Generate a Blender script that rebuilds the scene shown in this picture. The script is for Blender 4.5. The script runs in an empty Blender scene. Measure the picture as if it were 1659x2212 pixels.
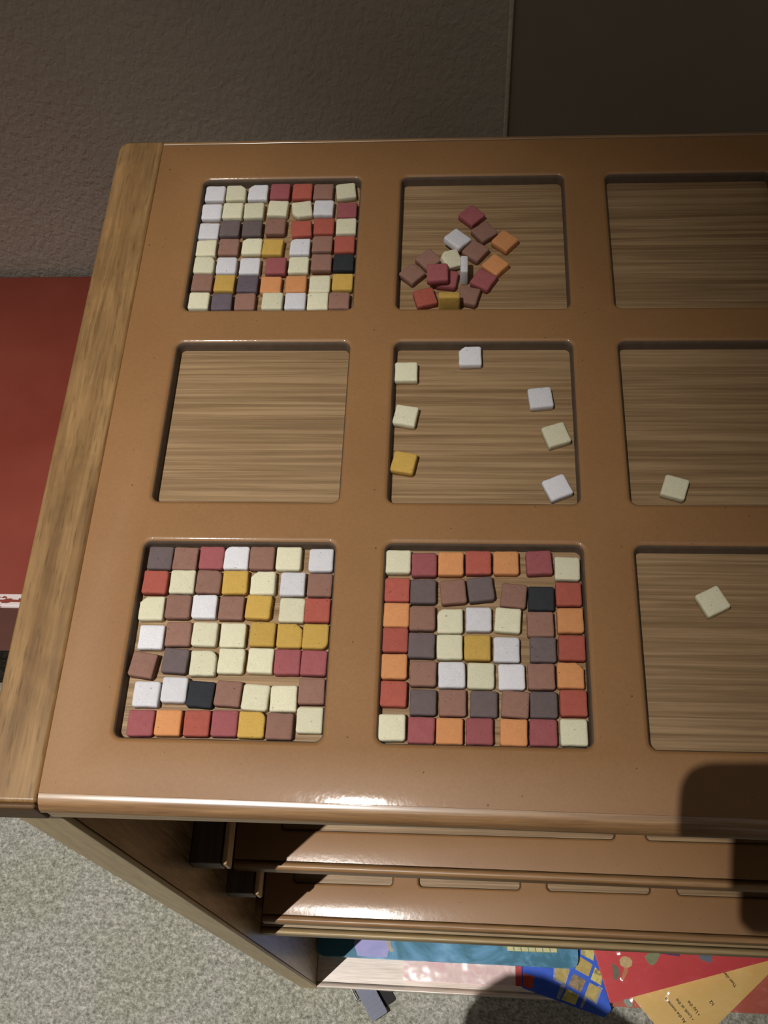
import bpy, bmesh, math, random
from mathutils import Vector, Matrix, noise

# ------------------------------------------------------------------ camera, world, lights, exposure
S = bpy.context.scene
H = 0.847                      # height of the table top above the carpet
MM = 0.001
cam = bpy.data.cameras.new('camera'); camo = bpy.data.objects.new('camera', cam)
S.collection.objects.link(camo); S.camera = camo
camo.location = (0.116976, -0.355400, H + 0.346746)
camo.rotation_mode = 'XYZ'
camo.rotation_euler = (0.49298062, 0.05968871, 0.04080965)
cam.sensor_fit = 'VERTICAL'; cam.sensor_height = 36.0; cam.sensor_width = 27.0
cam.lens = 37.1933; cam.clip_start = 0.002; cam.clip_end = 50

W = bpy.data.worlds.new('room_light'); S.world = W; W.use_nodes = True
W.node_tree.nodes['Background'].inputs[0].default_value = (0.80, 0.75, 0.66, 1)
W.node_tree.nodes['Background'].inputs[1].default_value = 0.15

LAMP = Vector((-0.64, -0.86, 3.6))
def spot(name, target, energy, full_deg, blend, radius, col):
    l = bpy.data.lights.new(name, 'SPOT'); o = bpy.data.objects.new(name, l)
    S.collection.objects.link(o); o.location = LAMP
    o.rotation_euler = (Vector(target) - LAMP).to_track_quat('-Z', 'Y').to_euler()
    l.energy = energy; l.spot_size = math.radians(full_deg); l.spot_blend = blend
    l.shadow_soft_size = radius; l.color = col
    return o
spot('ceiling_spotlight', (-0.27, -0.35, H), 380, 23.8, 1.0, 0.010, (1.0, 0.975, 0.93))
spot('ceiling_spotlight_spill', (-0.45, -0.1, H), 15, 60, 1.0, 0.012, (1.0, 0.90, 0.76))

S.view_settings.view_transform = 'Standard'; S.view_settings.look = 'None'
S.view_settings.gamma = 1.0; S.view_settings.use_curve_mapping = False
S.view_settings.exposure = 0.0

# ------------------------------------------------------------------ helpers
def lin(c):
    f = lambda v: v / 12.92 if v <= 0.04045 else ((v + 0.055) / 1.055) ** 2.4
    return tuple(f(v / 255.0) for v in c) + (1.0,)

def tag(o, label=None, cat=None, group=None, kind=None):
    if label: o['label'] = label
    if cat: o['category'] = cat
    if group: o['group'] = group
    if kind: o['kind'] = kind
    return o

def link(name, me, mats, parent=None, loc=(0, 0, 0), smooth=False, wn=False):
    o = bpy.data.objects.new(name, me); S.collection.objects.link(o)
    if not isinstance(mats, (list, tuple)): mats = [mats]
    for m in mats: me.materials.append(m)
    o.location = loc
    if parent: o.parent = parent
    if smooth:
        me.polygons.foreach_set('use_smooth', [True] * len(me.polygons))
    if wn:
        md = o.modifiers.new('weighted_normal', 'WEIGHTED_NORMAL'); md.keep_sharp = True; md.weight = 100
    return o

def empty(name, loc, parent=None):
    o = bpy.data.objects.new(name, None); S.collection.objects.link(o)
    o.location = loc; o.empty_display_size = 0.05
    if parent: o.parent = parent
    return o

def mesh(name, verts, faces):
    me = bpy.data.meshes.new(name); me.from_pydata(verts, [], faces); me.update(); return me

def box_mesh(name, x0, x1, y0, y1, z0, z1, bev=0.0, segs=2, slope=0.0):
    """box in mm; the low-y face follows y0 - slope*x"""
    bm = bmesh.new()
    v = [bm.verts.new((x * MM, (y + (slope * x if y == y0 else 0)) * MM, z * MM))
         for x in (x0, x1) for y in (y0, y1) for z in (z0, z1)]
    for f in ((0, 1, 3, 2), (4, 6, 7, 5), (0, 4, 5, 1), (2, 3, 7, 6), (0, 2, 6, 4), (1, 5, 7, 3)):
        bm.faces.new([v[i] for i in f])
    bmesh.ops.recalc_face_normals(bm, faces=bm.faces)
    if bev > 0:
        bmesh.ops.bevel(bm, geom=list(bm.edges), offset=bev * MM, segments=segs, profile=0.5, affect='EDGES')
    me = bpy.data.meshes.new(name); bm.to_mesh(me); bm.free(); return me

def box(name, x0, x1, y0, y1, z0, z1, mat, parent=None, bev=0.0, segs=2, slope=0.0):
    return link(name, box_mesh(name, x0, x1, y0, y1, z0, z1, bev, segs, slope), mat, parent, smooth=bev > 0, wn=bev > 0)

def prism(name, pts, z0, z1, mat, parent=None, bev=0.0, closed=True, loc=(0, 0, 0)):
    bm = bmesh.new()
    lo = [bm.verts.new((x * MM, y * MM, z0 * MM)) for x, y in pts]
    hi = [bm.verts.new((x * MM, y * MM, z1 * MM)) for x, y in pts]
    n = len(pts)
    bm.faces.new(hi); bm.faces.new(lo[::-1])
    for i in range(n): bm.faces.new((lo[i], lo[(i + 1) % n], hi[(i + 1) % n], hi[i]))
    bmesh.ops.recalc_face_normals(bm, faces=bm.faces)
    if bev > 0:
        bmesh.ops.bevel(bm, geom=list(bm.edges), offset=bev * MM, segments=2, profile=0.5, affect='EDGES')
    me = bpy.data.meshes.new(name); bm.to_mesh(me); bm.free()
    return link(name, me, mat, parent, loc=loc, smooth=bev > 0, wn=bev > 0)

# ------------------------------------------------------------------ materials
def new_mat(name):
    m = bpy.data.materials.new(name); m.use_nodes = True
    nt = m.node_tree; return m, nt, nt.nodes['Principled BSDF']

def N(nt, typ, **kw):
    n = nt.nodes.new(typ)
    for k, v in kw.items():
        if k in n.inputs: n.inputs[k].default_value = v
        else: setattr(n, k, v)
    return n

def coords(nt, scale=(1, 1, 1), rot=(0, 0, 0)):
    t = nt.nodes.new('ShaderNodeTexCoord'); mp = nt.nodes.new('ShaderNodeMapping')
    mp.inputs['Scale'].default_value = scale; mp.inputs['Rotation'].default_value = rot
    nt.links.new(t.outputs['Object'], mp.inputs['Vector']); return mp.outputs['Vector']

def noise_n(nt, vec, scale, detail=4, rough=0.55, dist=0.0):
    n = N(nt, 'ShaderNodeTexNoise', Scale=scale, Detail=detail, Roughness=rough, Distortion=dist)
    nt.links.new(vec, n.inputs['Vector']); return n.outputs[0]

def ramp(nt, fac, stops):
    r = nt.nodes.new('ShaderNodeValToRGB'); e = r.color_ramp.elements
    e[0].position, e[0].color = stops[0]; e[1].position, e[1].color = stops[-1]
    for pos, c in stops[1:-1]:
        x = e.new(pos); x.color = c
    nt.links.new(fac, r.inputs[0]); return r.outputs[0]

def mix(nt, fac, a, b, mode='MIX'):
    m = nt.nodes.new('ShaderNodeMix'); m.data_type = 'RGBA'; m.blend_type = mode
    for sock, v in ((m.inputs[0], fac), (m.inputs[6], a), (m.inputs[7], b)):
        if hasattr(v, 'links') or isinstance(v, bpy.types.NodeSocket): nt.links.new(v, sock)
        else: sock.default_value = v
    return m.outputs[2]

def bump(nt, bs, h, strength, dist):
    b = N(nt, 'ShaderNodeBump', Strength=strength, Distance=dist)
    nt.links.new(h, b.inputs['Height']); nt.links.new(b.outputs[0], bs.inputs['Normal']); return b

def g(v): return (v, v, v, 1)

def mat_plain(name, col, rough=0.5, metal=0.0, nscale=300, namt=0.12, bstr=0.0):
    m, nt, bs = new_mat(name)
    v = coords(nt); n = noise_n(nt, v, nscale, 3)
    c = lin(col); d = tuple(x * (1 - namt) for x in c[:3]) + (1,); e = tuple(min(1, x * (1 + namt)) for x in c[:3]) + (1,)
    nt.links.new(ramp(nt, n, [(0.3, d), (0.7, e)]), bs.inputs['Base Color'])
    bs.inputs['Roughness'].default_value = rough; bs.inputs['Metallic'].default_value = metal
    if bstr: bump(nt, bs, n, bstr, 0.0005)
    return m

def mat_mdf(name='varnished_fibreboard', coat=0.25, crough=0.09):
    m, nt, bs = new_mat(name)
    v = coords(nt)
    big = noise_n(nt, v, 14, 4, 0.6); fine = noise_n(nt, v, 900, 2); speck = noise_n(nt, v, 620, 1, 0.4)
    base = ramp(nt, big, [(0.32, lin((147, 106, 66))), (0.68, lin((156, 114, 72)))])
    c = mix(nt, 1.0, base, ramp(nt, fine, [(0.3, g(0.95)), (0.7, g(1.04))]), 'MULTIPLY')
    c = mix(nt, 1.0, c, ramp(nt, speck, [(0.17, lin((150, 110, 80))), (0.23, g(1.0))]), 'MULTIPLY')
    nt.links.new(c, bs.inputs['Base Color'])
    bs.inputs['Roughness'].default_value = 0.5; bs.inputs['Specular IOR Level'].default_value = 0.38
    bs.inputs['Coat Weight'].default_value = coat; bs.inputs['Coat Roughness'].default_value = crough
    b = bump(nt, bs, noise_n(nt, v, 900, 2), 0.06, 0.0002)
    b2 = N(nt, 'ShaderNodeBump', Strength=0.10, Distance=0.0004)
    nt.links.new(noise_n(nt, v, 260, 2), b2.inputs['Height']); nt.links.new(b2.outputs[0], bs.inputs['Coat Normal'])
    return m

def mat_wood(name, light, dark, axis='x', stretch=22, scale=26, rough=0.4, coat=0.3, pores=0.5, spec_rough=0.2, wavy=0.4, flake=0.0, pscale=900, pstretch=0.10):
    m, nt, bs = new_mat(name)
    sc = [1, 1, 1]; sc['xyz'.index(axis)] = 1.0 / stretch
    v = coords(nt, tuple(sc))
    n1 = noise_n(nt, v, scale * 3.2, 5, 0.62, wavy)
    n2 = noise_n(nt, v, scale * 12, 4, 0.6)
    mid = tuple((a + b) / 2 for a, b in zip(light, dark))
    c = ramp(nt, n1, [(0.30, lin(dark)), (0.47, lin(mid)), (0.62, lin(light))])
    c = mix(nt, 0.8, c, ramp(nt, n2, [(0.32, g(0.78)), (0.6, g(1.05))]), 'MULTIPLY')
    if pores:
        sp = [1, 1, 1]; sp['xyz'.index(axis)] = pstretch
        n3 = noise_n(nt, coords(nt, tuple(sp)), pscale, 2, 0.5)
        c = mix(nt, pores, c, ramp(nt, n3, [(0.30, g(0.45)), (0.42, g(1.0))]), 'MULTIPLY')
    if flake:
        vf = coords(nt, (1.0, 0.8, 1.0), (0, 0, 0.3))
        nf = noise_n(nt, vf, 30, 3, 0.6, 1.2)
        c = mix(nt, flake, c, ramp(nt, nf, [(0.42, g(0.72)), (0.55, g(1.06))]), 'MULTIPLY')
    nt.links.new(c, bs.inputs['Base Color'])
    bs.inputs['Roughness'].default_value = rough
    bs.inputs['Coat Weight'].default_value = coat; bs.inputs['Coat Roughness'].default_value = spec_rough
    bump(nt, bs, n2, 0.25, 0.0004)
    return m

def mat_stone(name, col, var=0.10):
    m, nt, bs = new_mat(name)
    v = coords(nt)
    info = nt.nodes.new('ShaderNodeObjectInfo')
    add = nt.nodes.new('ShaderNodeVectorMath'); add.operation = 'ADD'
    comb = nt.nodes.new('ShaderNodeCombineXYZ')
    mul = nt.nodes.new('ShaderNodeMath'); mul.operation = 'MULTIPLY'; mul.inputs[1].default_value = 10
    nt.links.new(info.outputs['Random'], mul.inputs[0])
    for i in range(3): nt.links.new(mul.outputs[0], comb.inputs[i])
    nt.links.new(v, add.inputs[0]); nt.links.new(comb.outputs[0], add.inputs[1]); v = add.outputs[0]
    n = noise_n(nt, v, 420, 4, 0.6); fine = noise_n(nt, v, 2600, 2)
    c = lin(col)
    lo = tuple(x * (1 - var) for x in c[:3]) + (1,); hi = tuple(min(1, x * (1 + var)) for x in c[:3]) + (1,)
    out = ramp(nt, n, [(0.3, lo), (0.7, hi)])
    out = mix(nt, 1.0, out, ramp(nt, fine, [(0.3, g(0.90)), (0.7, g(1.06))]), 'MULTIPLY')
    out = mix(nt, 1.0, out, ramp(nt, info.outputs['Random'], [(0.0, g(0.91)), (1.0, g(1.07))]), 'MULTIPLY')
    pit = noise_n(nt, v, 1100, 1, 0.3)
    out = mix(nt, 1.0, out, ramp(nt, pit, [(0.20, g(0.5)), (0.26, g(1.0))]), 'MULTIPLY')
    nt.links.new(out, bs.inputs['Base Color'])
    bs.inputs['Roughness'].default_value = 0.82; bs.inputs['Specular IOR Level'].default_value = 0.25
    bump(nt, bs, n, 0.35, 0.0003)
    return m

def mat_carpet():
    m, nt, bs = new_mat('grey_looped_carpet')
    v = coords(nt)
    blot = noise_n(nt, v, 150, 3, 0.8); tuft = noise_n(nt, v, 330, 2, 0.6); big = noise_n(nt, v, 9, 2)
    c = ramp(nt, blot, [(0.34, lin((148, 146, 135))), (0.50, lin((183, 181, 170))), (0.66, lin((214, 212, 201)))])
    c = mix(nt, 0.9, c, ramp(nt, tuft, [(0.3, g(0.62)), (0.62, g(1.15))]), 'MULTIPLY')
    c = mix(nt, 0.6, c, ramp(nt, big, [(0.4, lin((244, 245, 234))), (0.6, g(1.0))]), 'MULTIPLY')
    nt.links.new(c, bs.inputs['Base Color']); bs.inputs['Roughness'].default_value = 0.97
    bs.inputs['Specular IOR Level'].default_value = 0.1
    bump(nt, bs, tuft, 0.9, 0.004)
    return m

def mat_wall(name, col, tex):
    m, nt, bs = new_mat(name)
    n = noise_n(nt, coords(nt, (1, 1, 0.7)), 230 if tex else 30, 2, 0.5, 0.5 if tex else 0)
    n2 = noise_n(nt, coords(nt), 12, 3)
    c = lin(col); d = tuple(x * 0.9 for x in c[:3]) + (1,)
    nt.links.new(ramp(nt, n2, [(0.3, d), (0.7, c)]), bs.inputs['Base Color'])
    bs.inputs['Roughness'].default_value = 0.8
    bump(nt, bs, n, 0.5 if tex else 0.12, 0.003 if tex else 0.001)
    return m

def mat_bench():
    m, nt, bs = new_mat('red_worn_laminate')
    v = coords(nt)
    n = noise_n(nt, v, 12, 3)
    base = ramp(nt, n, [(0.3, lin((128, 52, 38))), (0.7, lin((142, 66, 51)))])
    # chipped white wear along the front edge, two ragged rows (a stain with a shape of its own)
    sep = nt.nodes.new('ShaderNodeSeparateXYZ'); nt.links.new(v, sep.inputs[0])
    nz = noise_n(nt, coords(nt, (0.5, 1, 1)), 170, 3, 0.6)
    def band(y0, y1, th):
        a = N(nt, 'ShaderNodeMath', operation='GREATER_THAN'); a.inputs[1].default_value = y0
        b = N(nt, 'ShaderNodeMath', operation='LESS_THAN'); b.inputs[1].default_value = y1
        c = N(nt, 'ShaderNodeMath', operation='GREATER_THAN'); c.inputs[1].default_value = th
        nt.links.new(sep.outputs[1], a.inputs[0]); nt.links.new(sep.outputs[1], b.inputs[0]); nt.links.new(nz, c.inputs[0])
        p = N(nt, 'ShaderNodeMath', operation='MULTIPLY'); q = N(nt, 'ShaderNodeMath', operation='MULTIPLY')
        nt.links.new(a.outputs[0], p.inputs[0]); nt.links.new(b.outputs[0], p.inputs[1])
        nt.links.new(p.outputs[0], q.inputs[0]); nt.links.new(c.outputs[0], q.inputs[1]); return q.outputs[0]
    mx = N(nt, 'ShaderNodeMath', operation='MAXIMUM')
    nt.links.new(band(-0.0432, -0.0385, 0.42), mx.inputs[0]); nt.links.new(band(-0.0365, -0.0318, 0.49), mx.inputs[1])
    zt = N(nt, 'ShaderNodeMath', operation='GREATER_THAN'); zt.inputs[1].default_value = 0.4452
    nt.links.new(sep.outputs[2], zt.inputs[0])
    mz = N(nt, 'ShaderNodeMath', operation='MULTIPLY'); nt.links.new(mx.outputs[0], mz.inputs[0]); nt.links.new(zt.outputs[0], mz.inputs[1])
    c = mix(nt, mz.outputs[0], base, lin((214, 200, 198)))
    nt.links.new(c, bs.inputs['Base Color']); bs.inputs['Roughness'].default_value = 0.42
    return m

def mat_paint(name, stops, scale=18, rough=0.12, coat=0.6, dist=1.0, crinkle=0.3, ior=1.5):
    m, nt, bs = new_mat(name)
    v = coords(nt)
    n = noise_n(nt, v, scale, 4, 0.6, dist)
    nt.links.new(ramp(nt, n, [(p, lin(c)) for p, c in stops]), bs.inputs['Base Color'])
    bs.inputs['Roughness'].default_value = 0.5
    bs.inputs['Coat Weight'].default_value = coat; bs.inputs['Coat Roughness'].default_value = rough
    bs.inputs['Coat IOR'].default_value = ior
    b2 = N(nt, 'ShaderNodeBump', Strength=crinkle, Distance=0.008)
    nt.links.new(noise_n(nt, v, 38, 2, 0.5), b2.inputs['Height']); nt.links.new(b2.outputs[0], bs.inputs['Coat Normal'])
    return m

MDF = mat_mdf(); MDF_TRAY = mat_mdf('varnished_tray_fibreboard', 0.45, 0.14)
OAK_STRIP = mat_wood('oak_end_board', (160, 124, 80), (124, 91, 54), 'y', 16, 60, 0.42, 0.35, 0.55, flake=0.42)
OAK_EDGE = mat_wood('oak_edging', (178, 138, 96), (138, 100, 64), 'x', 30, 110, 0.42, 1.0, 0.3, spec_rough=0.2)
OAK_EDGE.node_tree.nodes['Principled BSDF'].inputs['Coat IOR'].default_value = 1.8
OAK_RAIL = mat_wood('oak_rail', (210, 180, 140), (184, 154, 116), 'x', 30, 90, 0.5, 0.2, 0.2)
TRAY_EDGE = mat_wood('tray_edging', (168, 128, 86), (138, 100, 64), 'x', 30, 110, 0.45, 0.2, 0.25, spec_rough=0.25)
SHELF_EDGE = mat_wood('shelf_edging', (182, 156, 112), (152, 124, 84), 'x', 30, 60, 0.45, 0.3, 0.25, spec_rough=0.3)
VENEER = mat_wood('oak_veneer', (174, 143, 106), (128, 100, 68), 'x', 60, 140, 0.40, 0.12, 0.1, wavy=0.5)
SHELF = mat_wood('shelf_veneer', (252, 238, 224), (222, 196, 178), 'x', 22, 80, 0.36, 1.0, 0.15, spec_rough=0.24)
SHELF.node_tree.nodes['Principled BSDF'].inputs['Coat IOR'].default_value = 2.0
PANEL = mat_wood('dark_oak_panel', (172, 138, 94), (112, 84, 54), 'z', 8, 70, 0.4, 0.3, 0.9, pscale=520, pstretch=0.05)
PANEL_EDGE = mat_wood('panel_edging', (232, 206, 160), (216, 190, 144), 'z', 14, 30, 0.5, 0.15, 0.25)
RUNNER = mat_wood('stained_runner', (110, 90, 78), (80, 64, 54), 'y', 20, 60, 0.5, 0.1, 0.3)
ROUTED = mat_plain('unvarnished_routed_wall', (96, 80, 66), 0.7)
RAIL = mat_plain('pale_runner_strip', (196, 160, 118), 0.4)
STONE = dict(W=mat_stone('white_stone', (226, 224, 228), 0.03), C=mat_stone('cream_stone', (228, 222, 192), 0.03),
             Y=mat_stone('ochre_stone', (204, 166, 84), 0.05), O=mat_stone('orange_stone', (218, 150, 98), 0.05),
             R=mat_stone('red_stone', (178, 93, 79), 0.06), M=mat_stone('crimson_stone', (164, 92, 95), 0.06),
             B=mat_stone('brown_stone', (150, 112, 98), 0.06), G=mat_stone('grey_brown_stone', (112, 98, 98), 0.07),
             V=mat_stone('purple_grey_stone', (106, 94, 102), 0.07), K=mat_stone('black_stone', (52, 54, 58), 0.08))
WORD = dict(W='white', C='cream', Y='ochre yellow', O='orange', R='brick red', M='crimson', B='rosy brown', G='grey-brown',
            V='purple-grey', K='black')

# ------------------------------------------------------------------ the setting
o = box('floor', -3000, 3000, -3000, 300, -20, 0, mat_carpet()); tag(o, 'grey mottled looped carpet under the cabinet', kind='structure')
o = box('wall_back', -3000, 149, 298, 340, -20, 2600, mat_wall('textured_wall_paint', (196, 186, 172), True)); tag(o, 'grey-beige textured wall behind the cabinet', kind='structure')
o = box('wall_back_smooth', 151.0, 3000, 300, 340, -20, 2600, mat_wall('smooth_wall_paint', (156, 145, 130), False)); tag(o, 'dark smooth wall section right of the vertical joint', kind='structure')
o = box('trim_1', 148.2, 151.2, 297.2, 301, 0, 2600, mat_plain('joint_filler', (214, 202, 186), 0.7), bev=0.8); tag(o, 'thin pale vertical strip over the wall joint', kind='structure')

# red bench
bench = empty('bench', (-0.45, 0.12, 0)); tag(bench, 'dark red low bench against the wall, white wear along its front edge', 'bench')
def under(parent, o):
    o.parent = parent; o.matrix_parent_inverse = Matrix.Translation(-parent.location); return o
under(bench, box('seat', -1150, -150, -43, 292, 348, 447, mat_bench(), bev=2.5, segs=3))
BLK = mat_plain('black_base_paint', (22, 20, 19), 0.6)
for xx in (-1080, -260):
    under(bench, box('leg', xx, xx + 40, 20, 270, 0, 348, BLK, bev=1.5))
under(bench, box('stretcher', -1040, -260, 150, 180, 60, 120, BLK, bev=1.5))

# ------------------------------------------------------------------ the cabinet
cab = empty('display_cabinet', (0.26, -0.13, 0))
tag(cab, 'tan varnished wooden cabinet with square recesses in its top and pull-out trays', 'cabinet')
TOP = H * 1000
SL = -0.0085
XL, XR = -22.2, 562.0

def round_loop(x0, x1, y0, y1, R, off, n=5):
    pts = []
    for cx, cy, a0 in ((x1 - R, y1 - R, 0), (x0 + R, y1 - R, 90), (x0 + R, y0 + R, 180), (x1 - R, y0 + R, 270)):
        for i in range(n + 1):
            a = math.radians(a0 + 90.0 * i / n)
            pts.append((cx + (R + off) * math.cos(a), cy + (R + off) * math.sin(a)))
    return pts

def mdf_board(name, x0, x1, y0, y1, ztop, depth, recesses, parent, slope=SL):
    r = 2.2; bm = bmesh.new(); top_edges = []
    def ring(pts, z): return [bm.verts.new((x * MM, y * MM, z * MM)) for x, y in pts]
    def edges(vs): return [bm.edges.new((vs[i], vs[(i + 1) % len(vs)])) for i in range(len(vs))]
    out = [(x0, y0 + slope * x0), (x1, y0 + slope * x1), (x1, y1), (x0, y1)]
    o1 = ring(out, ztop); o2 = ring(out, ztop - depth)
    top_edges += edges(o1)
    for i in range(4): bm.faces.new((o1[i], o2[i], o2[(i + 1) % 4], o1[(i + 1) % 4]))
    for (a, b, c, d) in recesses:
        loops = []
        for k in range(7):
            t = math.radians(15 * k)
            loops.append(ring(round_loop(a, b, c, d, 2.6, r * (1 - math.sin(t))), ztop - r * (1 - math.cos(t))))
        loops.append(ring(round_loop(a, b, c, d, 2.6, -0.35), ztop - depth))
        top_edges += edges(loops[0]); n = len(loops[0])
        for A, B in zip(loops, loops[1:]):
            for i in range(n):
                f = bm.faces.new((A[i], A[(i + 1) % n], B[(i + 1) % n], B[i]))
                if loops.index(B) >= 4: f.material_index = 1
    bmesh.ops.triangle_fill(bm, use_beauty=True, use_dissolve=False, edges=top_edges, normal=(0, 0, 1))
    bmesh.ops.recalc_face_normals(bm, faces=bm.faces)
    up = [f for f in bm.faces if abs(f.normal.z) > 0.99]
    if up and sum(f.normal.z for f in up) < 0: bmesh.ops.reverse_faces(bm, faces=bm.faces)
    me = bpy.data.meshes.new(name); bm.to_mesh(me); bm.free()
    return link(name, me, [MDF if name == 'tabletop' else MDF_TRAY, ROUTED], parent, smooth=True, wn=True)

def edge_band(name, x0, x1, yf, width, ztop, thick, r, mat, parent, slope=SL, back=False):
    prof = [(width, -thick), (width, 0)]
    for k in range(8):
        t = math.radians(90 * k / 7)
        prof.append((r - r * math.sin(t), -r + r * math.cos(t)))
    for k in range(5):
        t = math.radians(90 * k / 4)
        prof.append((1.2 - 1.2 * math.cos(t), -thick + 1.2 - 1.2 * math.sin(t)))
    vs, fs = [], []
    for x in (x0, x1):
        for (y, z) in prof:
            yy = (yf - y) if back else (yf + y + slope * x)
            vs.append((x * MM, yy * MM, (ztop + z) * MM))
    n = len(prof)
    for i in range(n): fs.append((i, (i + 1) % n, n + (i + 1) % n, n + i))
    fs += [tuple(range(n))[::-1], tuple(range(n, 2 * n))]
    me = mesh(name, vs, fs); bm = bmesh.new(); bm.from_mesh(me); bmesh.ops.recalc_face_normals(bm, faces=bm.faces)
    bm.to_mesh(me); bm.free()
    return link(name, me, mat, parent, smooth=True, wn=True)

inv = Matrix.Translation(-cab.location)
def part(o): o.parent = cab; o.matrix_parent_inverse = inv; return o
def sub(parent, o): o.parent = parent; return o

GX = [90.0 * i for i in range(6)]
GY = [-91.7 * j for j in range(3)]
RD = 5.2                       # depth of the routed squares
cells = [(x, x + 71.1, y - 73.4, y + 0.5) for x in GX for y in GY]
# table top
top = part(mdf_board('tabletop', XL, XR, -277.2, 22.6, TOP, RD, cells, None))
top['label'] = 'tan fibreboard frame with eighteen square recesses'
sub(top, box('veneer_base', XL, XR, -274.8, 22.4, TOP - 15.5, TOP - RD, VENEER))
fr = sub(top, box('front_rail', XL, XR, -281.1, -275, TOP - 16.5, TOP - 6.9, OAK_RAIL, None, bev=0.3)); fr['label'] = 'greyish oak rail under the front edging'
fe = sub(top, edge_band('front_edging', XL, XR, -282.2, 5.3, TOP + 0.02, 6.8, 5.2, OAK_EDGE, None)); fe['label'] = 'rounded oak front edging'
be = sub(top, edge_band('back_edging', XL, XR, 26.2, 3.5, TOP, 16.0, 2.2, OAK_EDGE, None, back=True)); be['label'] = 'pale oak strip along the back edge'
eb = part(prism('end_board', ([(-22.6, 26.0)] + [(-38.4 - 5 * math.sin(math.radians(t)), 21.0 + 5 * math.cos(math.radians(t))) for t in range(0, 91, 15)] + [(-43.4, -279.9), (-22.6, -279.9)]), TOP - 16, TOP, OAK_STRIP, None, bev=1.4)); eb['label'] = 'oak board along the left end of the top'
sub(top, box('end_board', XR + 0.4, XR + 21, -286, 26.0, TOP - 16, TOP, OAK_STRIP, None, bev=2.0, segs=3))
eg = sub(eb, box('end_grain', -43.4, -22.6, -282.0, -279.9, TOP - 16, TOP - 0.1, mat_plain('dark_end_grain', (104, 76, 48), 0.5), None, bev=1.0)); eg['label'] = 'dark end grain at the front of the board'
# side and back panels
sp = part(box('side_panel', -43.4, -25.8, -274.5, 20, 0, TOP - 16.2, PANEL, None))
sub(sp, box('panel_edging', -43.4, -25.8, -277.4, -274.6, 0, TOP - 16.2, PANEL_EDGE, None, bev=0.8))
sp2 = part(box('side_panel', 563.0, 581.0, -278, 20, 0, TOP - 16.2, PANEL, None))
sub(sp2, box('panel_edging', 563, 581, -281, -278.1, 0, TOP - 16.2, PANEL_EDGE, None, bev=0.8))
part(box('back_panel', -25.6, 562.8, 13, 19, 2, TOP - 16.4, PANEL, None))
# runners
for zt, xr, xr1 in ((-231, -9.2, -8.0), (-334, -9.4, -8.0)):
    z = TOP + zt
    b = part(box('runner_block', -25.6, xr, -259.0, 12, z - 16, z, RUNNER, None, bev=0.6)); b['label'] = 'dark stained runner block on the side panel'
    rl = sub(b, box('guide_strip', xr1, xr1 + 2.7, -259.3, 12, z - 14, z + 0.4, RAIL, None, bev=0.9, segs=3)); rl['label'] = 'pale rounded guide strip'
# trays
def tray(zt, yf, recs, thick):
    z = TOP + zt
    t = part(mdf_board('tray', -19.5, 556, yf + 4.9, -20, z, 3.8, recs, None))
    sub(t, box('veneer_base', -19.5, 556, yf + 8.0, -20, z - thick + 0.6, z - 3.8, VENEER))
    sub(t, edge_band('front_edging', -19.5, 556, yf, 5.2, z + 0.02, thick, 2.2, TRAY_EDGE, None))
    return t
t1 = tray(-318, -246.6, [(8, 212.0, -222.6, -45), (230.9, 435, -222.6, -45)], 13)
t1['label'] = 'upper tan tray with wide recesses'
t2 = tray(-437, -262.8, [(x, x + 71.1, y - 73.4, y) for x in GX for y in (-162.0, -70.3)], 13)
t2['label'] = 'lower tan tray with square recesses'
ms = part(box('middle_shelf', -25.4, 562.6, -262, 12, TOP - 484, TOP - 470, SHELF_EDGE, None, slope=SL))
sub(ms, edge_band('front_edging', -25.4, 562.6, -266.8, 4.85, TOP - 470, 14, 1.4, SHELF_EDGE, None))
bs_ = part(box('bottom_shelf', -25.6, 562.8, -272, 12.8, 2.5, 19, SHELF, None, slope=-0.012)); bs_['label'] = 'pale veneered bottom shelf'
sub(bs_, edge_band('front_edging', -25.6, 562.8, -277.4, 5.45, 19, 16.5, 0.8, SHELF, None, slope=-0.012))

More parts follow.
